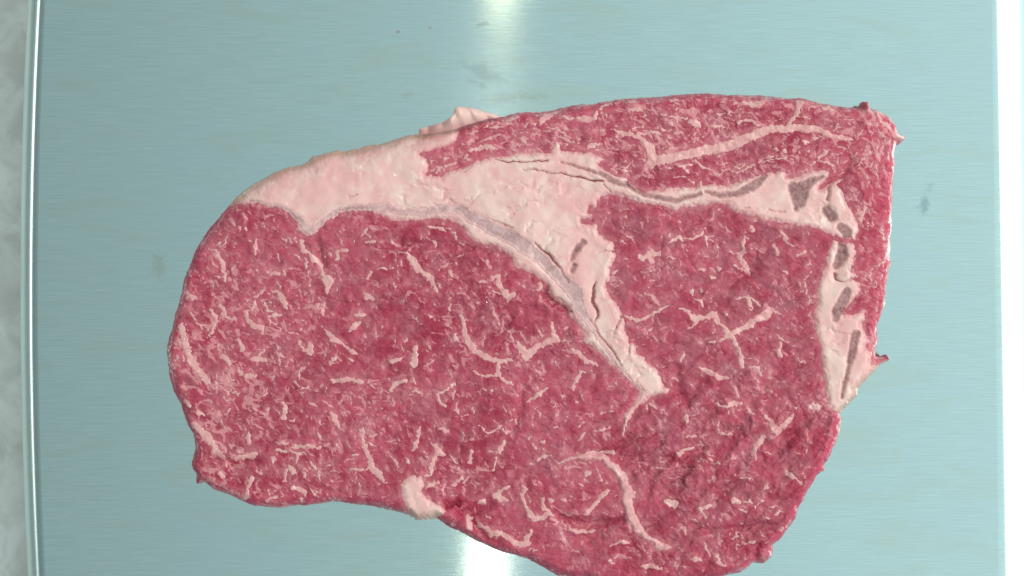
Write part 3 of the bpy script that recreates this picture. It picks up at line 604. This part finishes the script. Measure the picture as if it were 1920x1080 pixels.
# fat bodies
def fat_part(name, F, label):
    u, v, f, tr = extract(F, U, V)
    z = sample(HF, u, v, GU0, GV0, ST1)
    z = np.where(f <= 0, np.minimum(z, sample(HL, u, v, GU0, GV0, ST1) - .12e-3), z)
    d = sample(DO, u, v, GU0, GV0, ST1); n = fbm(u / 30, v / 30, 3, 81)
    o = mesh_obj(name, world(u, v, z), tr, FAT, steak, {'depth': sample(DF, u, v, GU0, GV0, ST1), 'rim': sstep(24, 4, d + 9 * n)})
    o['label'] = label
d1 = sdf_poly(FAT1, FU, FV); d2 = sdf_poly(FAT2, FU, FV); d3 = sdf_poly(LOBE, FU, FV)
fat_part('fat_cap', np.minimum(d1, DO - .5), 'creamy pink fat cap running into the central seam')
fat_part('edge_fat', np.minimum(d2, DO - .5), 'pale strip of edge fat with dark pockets')
fat_part('fat_lobe', np.minimum(d3, DO + .0), 'rolled lobe of fat on the lower rim')

# inlays: silverskin, dark pockets, cracks (finer grid, split into single pieces)
def components(n, tr):
    lab = np.arange(n)
    while True:
        m = lab[tr].min(1); new = lab.copy()
        for k in range(3): np.minimum.at(new, tr[:, k], m)
        new = new[new]
        if np.array_equal(new, lab): return lab
        lab = new
def inlays(name, lines, mat, warp, st, limit, sink, rise, bounds, label=None, allow=None):
    u0, u1, v0, v1 = bounds
    X, Y = grid(u0, u1, v0, v1, st)
    a = fbm(X / 22, Y / 22, 3, 1), fbm(X / 22, Y / 22, 3, 5); b = pn(X / 6, Y / 6, 11), pn(X / 6, Y / 6, 14)
    F = caps(lines, X, Y, X + warp[0] * a[0] + warp[1] * b[0], Y + warp[0] * a[1] + warp[1] * b[1], u0, v0, st)
    F = np.minimum(F, sample(DF, X, Y, GU0, GV0, ST1) + limit)
    u, v, f, tr = extract(F, X, Y)
    base = np.maximum(sample(HF, u, v, GU0, GV0, ST1), sample(HL, u, v, GU0, GV0, ST1))
    z = base - sink + (sink + rise) * sstep(0, 2.2, f)
    lab = components(len(u), tr)[tr[:, 0]]
    for L in np.unique(lab):
        t_ = tr[lab == L]
        if len(t_) < 6: continue
        q, inv = np.unique(t_, return_inverse=True)
        o = mesh_obj(name, world(u[q], v[q], z[q]), inv.reshape(-1, 3), mat, steak, {'depth': f[q]})
        if label: o['label'] = label
inlays('silverskin', SILVER, SILV, (5, 2.2), 1.5, 3, .25e-3, .30e-3, (415, 1260, 350, 770), 'greyish translucent band of silverskin')
inlays('dark_pocket', POCKET, POCK, (2.5, 1.3), 1.2, 0, .1e-3, .25e-3, (1030, 1660, 290, 770))
inlays('fat_crack', CRACK, CRK, (4, 1.3), .9, 0, .08e-3, .12e-3, (640, 1620, 290, 700))

def marbling(F, single, name, stuff):
    u, v, f, tr = extract(F, U, V)
    zl = sample(HL, u, v, GU0, GV0, ST1)
    up = sample(F, u - .6, v - 2.6, GU0, GV0, ST1)                 # streaks thin out on one side, end bluntly on the other
    f = np.maximum(np.minimum(f * 2.4, up * 1.1 + 3.6), 0)
    z = zl - .10e-3 + .19e-3 * sstep(0, 3.2, f) + .05e-3 * sstep(2, 7, f)
    lab = components(len(u), tr); tl = lab[tr[:, 0]]
    co = world(u, v, z)
    cn = np.bincount(lab, minlength=len(u))[lab]; rv = np.random.RandomState(5).rand(len(u))[lab]
    f = f * np.where(cn > 260, 1.0, .30 + .85 * rv)                    # many small flecks lie deeper and show only faintly
    ids, cnt = np.unique(tl, return_counts=True)
    order = ids[np.argsort(-cnt)]; big = order[:single]; bset = np.zeros(len(u), bool); bset[big] = True
    rank = tr[np.argsort(tl, kind='stable')]; tls = np.sort(tl, kind='stable')
    st = np.searchsorted(tls, big, 'left'); en = np.searchsorted(tls, big, 'right')
    for a, b in zip(st, en):
        if b - a < 4: continue
        q, inv = np.unique(rank[a:b], return_inverse=True)
        mesh_obj(name, co[q], inv.reshape(-1, 3), MARB, steak, {'depth': f[q]})
    rest = tr[~bset[tl]]
    if len(rest):
        q, inv = np.unique(rest, return_inverse=True)
        mesh_obj(stuff, co[q], inv.reshape(-1, 3), MARB, steak, {'depth': f[q]}, kind='stuff')
    print('marbling pieces', len(ids), 'tris', len(tr))
marbling(FM, 290, 'marbling_streak', 'marbling_flecks')
u, v, f, tr = extract(np.minimum(FC, DO - 4), U, V)
z = sample(HL + fold * .6e-3, u, v, GU0, GV0, ST1) - .12e-3 + .7e-3 * sstep(0, 6, f)
mesh_obj('fat_crescent', world(u, v, z), tr, FAT, steak, {'depth': f * .6, 'rim': np.zeros(len(u))})['label'] = 'curved crescent of seam fat in the lower lean'

# sides: follow the outline round and down to the platter
def contour(F):
    ny, nx = F.shape; ins = F > 0; N = nx * ny
    code = ins[:-1, :-1] * 1 + ins[:-1, 1:] * 2 + ins[1:, 1:] * 4 + ins[1:, :-1] * 8
    nxt = {}
    for j, i in zip(*np.nonzero((code > 0) & (code < 15))):
        b = j * nx + i; e = {4: N + b, 5: 2 * N + b + 1, 6: N + b + nx, 7: 2 * N + b}
        p = CASES[int(code[j, i])]; m = len(p)
        for k in range(m):
            if p[k] > 3 and p[(k + 1) % m] > 3: nxt[e[p[k]]] = e[p[(k + 1) % m]]
    best = []; seen = set()
    for s in list(nxt):
        if s in seen: continue
        c = [s]; seen.add(s); x = nxt.get(s)
        while x is not None and x not in seen: c.append(x); seen.add(x); x = nxt.get(x)
        if len(c) > len(best): best = c
    Uf, Vf, Ff = U.ravel(), V.ravel(), F.ravel(); pts = []
    for c in best:
        a = c % N; b = a + (1 if c < 2 * N else nx); t = min(.98, max(.02, Ff[a] / (Ff[a] - Ff[b] + 1e-12)))
        pts.append((Uf[a] + (Uf[b] - Uf[a]) * t, Vf[a] + (Vf[b] - Vf[a]) * t))
    return np.array(pts)
cp = contour(DO); nC = len(cp)
zt = sample(HL, cp[:, 0], cp[:, 1], GU0, GV0, ST1)
gx = sample(DO, cp[:, 0] + 4, cp[:, 1], GU0, GV0, ST1) - sample(DO, cp[:, 0] - 4, cp[:, 1], GU0, GV0, ST1)
gy = sample(DO, cp[:, 0], cp[:, 1] + 4, GU0, GV0, ST1) - sample(DO, cp[:, 0], cp[:, 1] - 4, GU0, GV0, ST1)
gl = np.hypot(gx, gy) + 1e-6; gx /= gl; gy /= gl
ker = np.hanning(15); ker /= ker.sum()
sm = lambda a: np.convolve(np.concatenate([a[-7:], a, a[:7]]), ker, 'valid')
gx, gy = sm(gx), sm(gy)
rows = [(0.0, 0.8, .05), (.12, -.6, .0), (.3, -.8, 0), (.5, .4, 0), (.7, 2.6, 0), (.86, 5.5, 0), (1.0, 9.0, 0)]
RC = []
for k, (tt, ins_, up) in enumerate(rows):
    nz = 1.6 * fbm(cp[:, 0] / 20 + k * 1.3, cp[:, 1] / 20 + k, 3, 151) * (1 if k else 0)
    uu = cp[:, 0] + gx * (ins_ + nz); vv = cp[:, 1] + gy * (ins_ + nz)
    RC.append(world(uu, vv, zt * (1 - tt) + .00015))
RC = np.array(RC)                                            # rows x n x 3
isfat = (cp[:, 0] > 418) & (cp[:, 0] < 852) & (cp[:, 1] < 392)
def side(name, mask, mat, attrs):
    nr = len(rows); co = RC.transpose(1, 0, 2).reshape(-1, 3); q = []
    for i in range(nC):
        if not mask[i]: continue
        j = (i + 1) % nC
        for k in range(nr - 1): q.append((i * nr + k, i * nr + k + 1, j * nr + k + 1, j * nr + k))
    q = np.array(q); uq, inv = np.unique(q, return_inverse=True)
    mesh_obj(name, co[uq], inv.reshape(-1, 4), mat, steak, {a: np.full(len(uq), b) for a, b in attrs.items()})
side('fat_side', isfat, FAT, {'depth': 20, 'rim': .9})
side('meat_side', ~isfat, LEAN, {'red': .8, 'fleck': .6, 'halo': .15})
# underside closing the body
rr = RC[-1]; cen = rr.mean(0); co = np.concatenate([rr, [cen]])
mesh_obj('underside', co, np.array([(i, nC, (i + 1) % nC) for i in range(nC)]), LEAN, steak, {'red': np.full(nC + 1, .5), 'fleck': np.full(nC + 1, .5), 'halo': np.zeros(nC + 1)})

# curled flap of fat standing off the upper rim
def flap():
    inner = [(786,251,14.5),(806,249,15.8),(828,246,17),(850,242,17.6),(872,235,17.6),(895,228,17.4),(918,221,16.5),(936,219,15.5)]
    outer = [(785,241,15.5),(806,236,17),(830,232,19.5),(848,221,22),(856,202,21.5),(878,203,19.5),(902,208,17.5),(934,218,15.2)]
    nu, nv = 40, 9; co = []
    def ev(P, t):
        x = t * (len(P) - 1); i = min(int(x), len(P) - 2); f = x - i; f = f * f * (3 - 2 * f) * .4 + f * .6
        return np.array(P[i]) * (1 - f) + np.array(P[i + 1]) * f
    for i in range(nu):
        a, b = ev(inner, i / (nu - 1)), ev(outer, i / (nu - 1))
        for j in range(nv):
            s = j / (nv - 1); p = a * (1 - s) + b * s
            p[2] += 2.0 * math.sin(math.pi * s) * math.sin(math.pi * i / (nu - 1)) + .5 * math.sin(i * .9)
            co.append(p)
    co = np.array(co); co[:, 0] += 1.5 * pn(co[:, 0] / 8, co[:, 1] / 8, 3); co[:, 1] += 1.2 * pn(co[:, 0] / 9, co[:, 1] / 9, 4)
    q = [(i * nv + j, i * nv + j + 1, (i + 1) * nv + j + 1, (i + 1) * nv + j) for i in range(nu - 1) for j in range(nv - 1)]
    o = mesh_obj('fat_flap', world(co[:, 0], co[:, 1], co[:, 2] * 1e-3), np.array(q), FAT, steak, {'depth': np.full(len(co), 9.0), 'rim': np.full(len(co), .35)})
    md = o.modifiers.new('thick', 'SOLIDIFY'); md.thickness = .0009; md.offset = 0
    ms = o.modifiers.new('soft', 'SUBSURF'); ms.levels = 1; ms.render_levels = 1
    o['label'] = 'thin curled flap of fat standing off the rim'
flap()

# wet juice streak plus the flap's soft shadow, painted as a dark film
def smear_and_shadow():
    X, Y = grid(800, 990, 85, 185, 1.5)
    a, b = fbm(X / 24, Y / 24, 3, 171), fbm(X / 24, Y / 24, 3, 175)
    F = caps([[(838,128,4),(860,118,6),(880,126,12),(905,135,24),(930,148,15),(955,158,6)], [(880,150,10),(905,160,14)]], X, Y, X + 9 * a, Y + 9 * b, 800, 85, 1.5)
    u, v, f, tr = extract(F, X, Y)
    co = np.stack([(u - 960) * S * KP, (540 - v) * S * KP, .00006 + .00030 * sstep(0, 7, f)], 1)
    n = NT('juice_shadow_film'); x = n.noise(n.px(), 14, 3, .6)
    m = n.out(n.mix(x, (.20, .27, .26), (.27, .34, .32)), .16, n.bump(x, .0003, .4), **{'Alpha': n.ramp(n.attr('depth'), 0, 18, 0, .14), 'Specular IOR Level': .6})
    o = mesh_obj('juice_and_flap_shadow', co, tr, m, None, {'depth': f})
    o['label'] = 'thin wet juice streak and painted soft shadow on the steel beyond the curled fat flap'; o['category'] = 'smear_and_shadow'
smear_and_shadow()
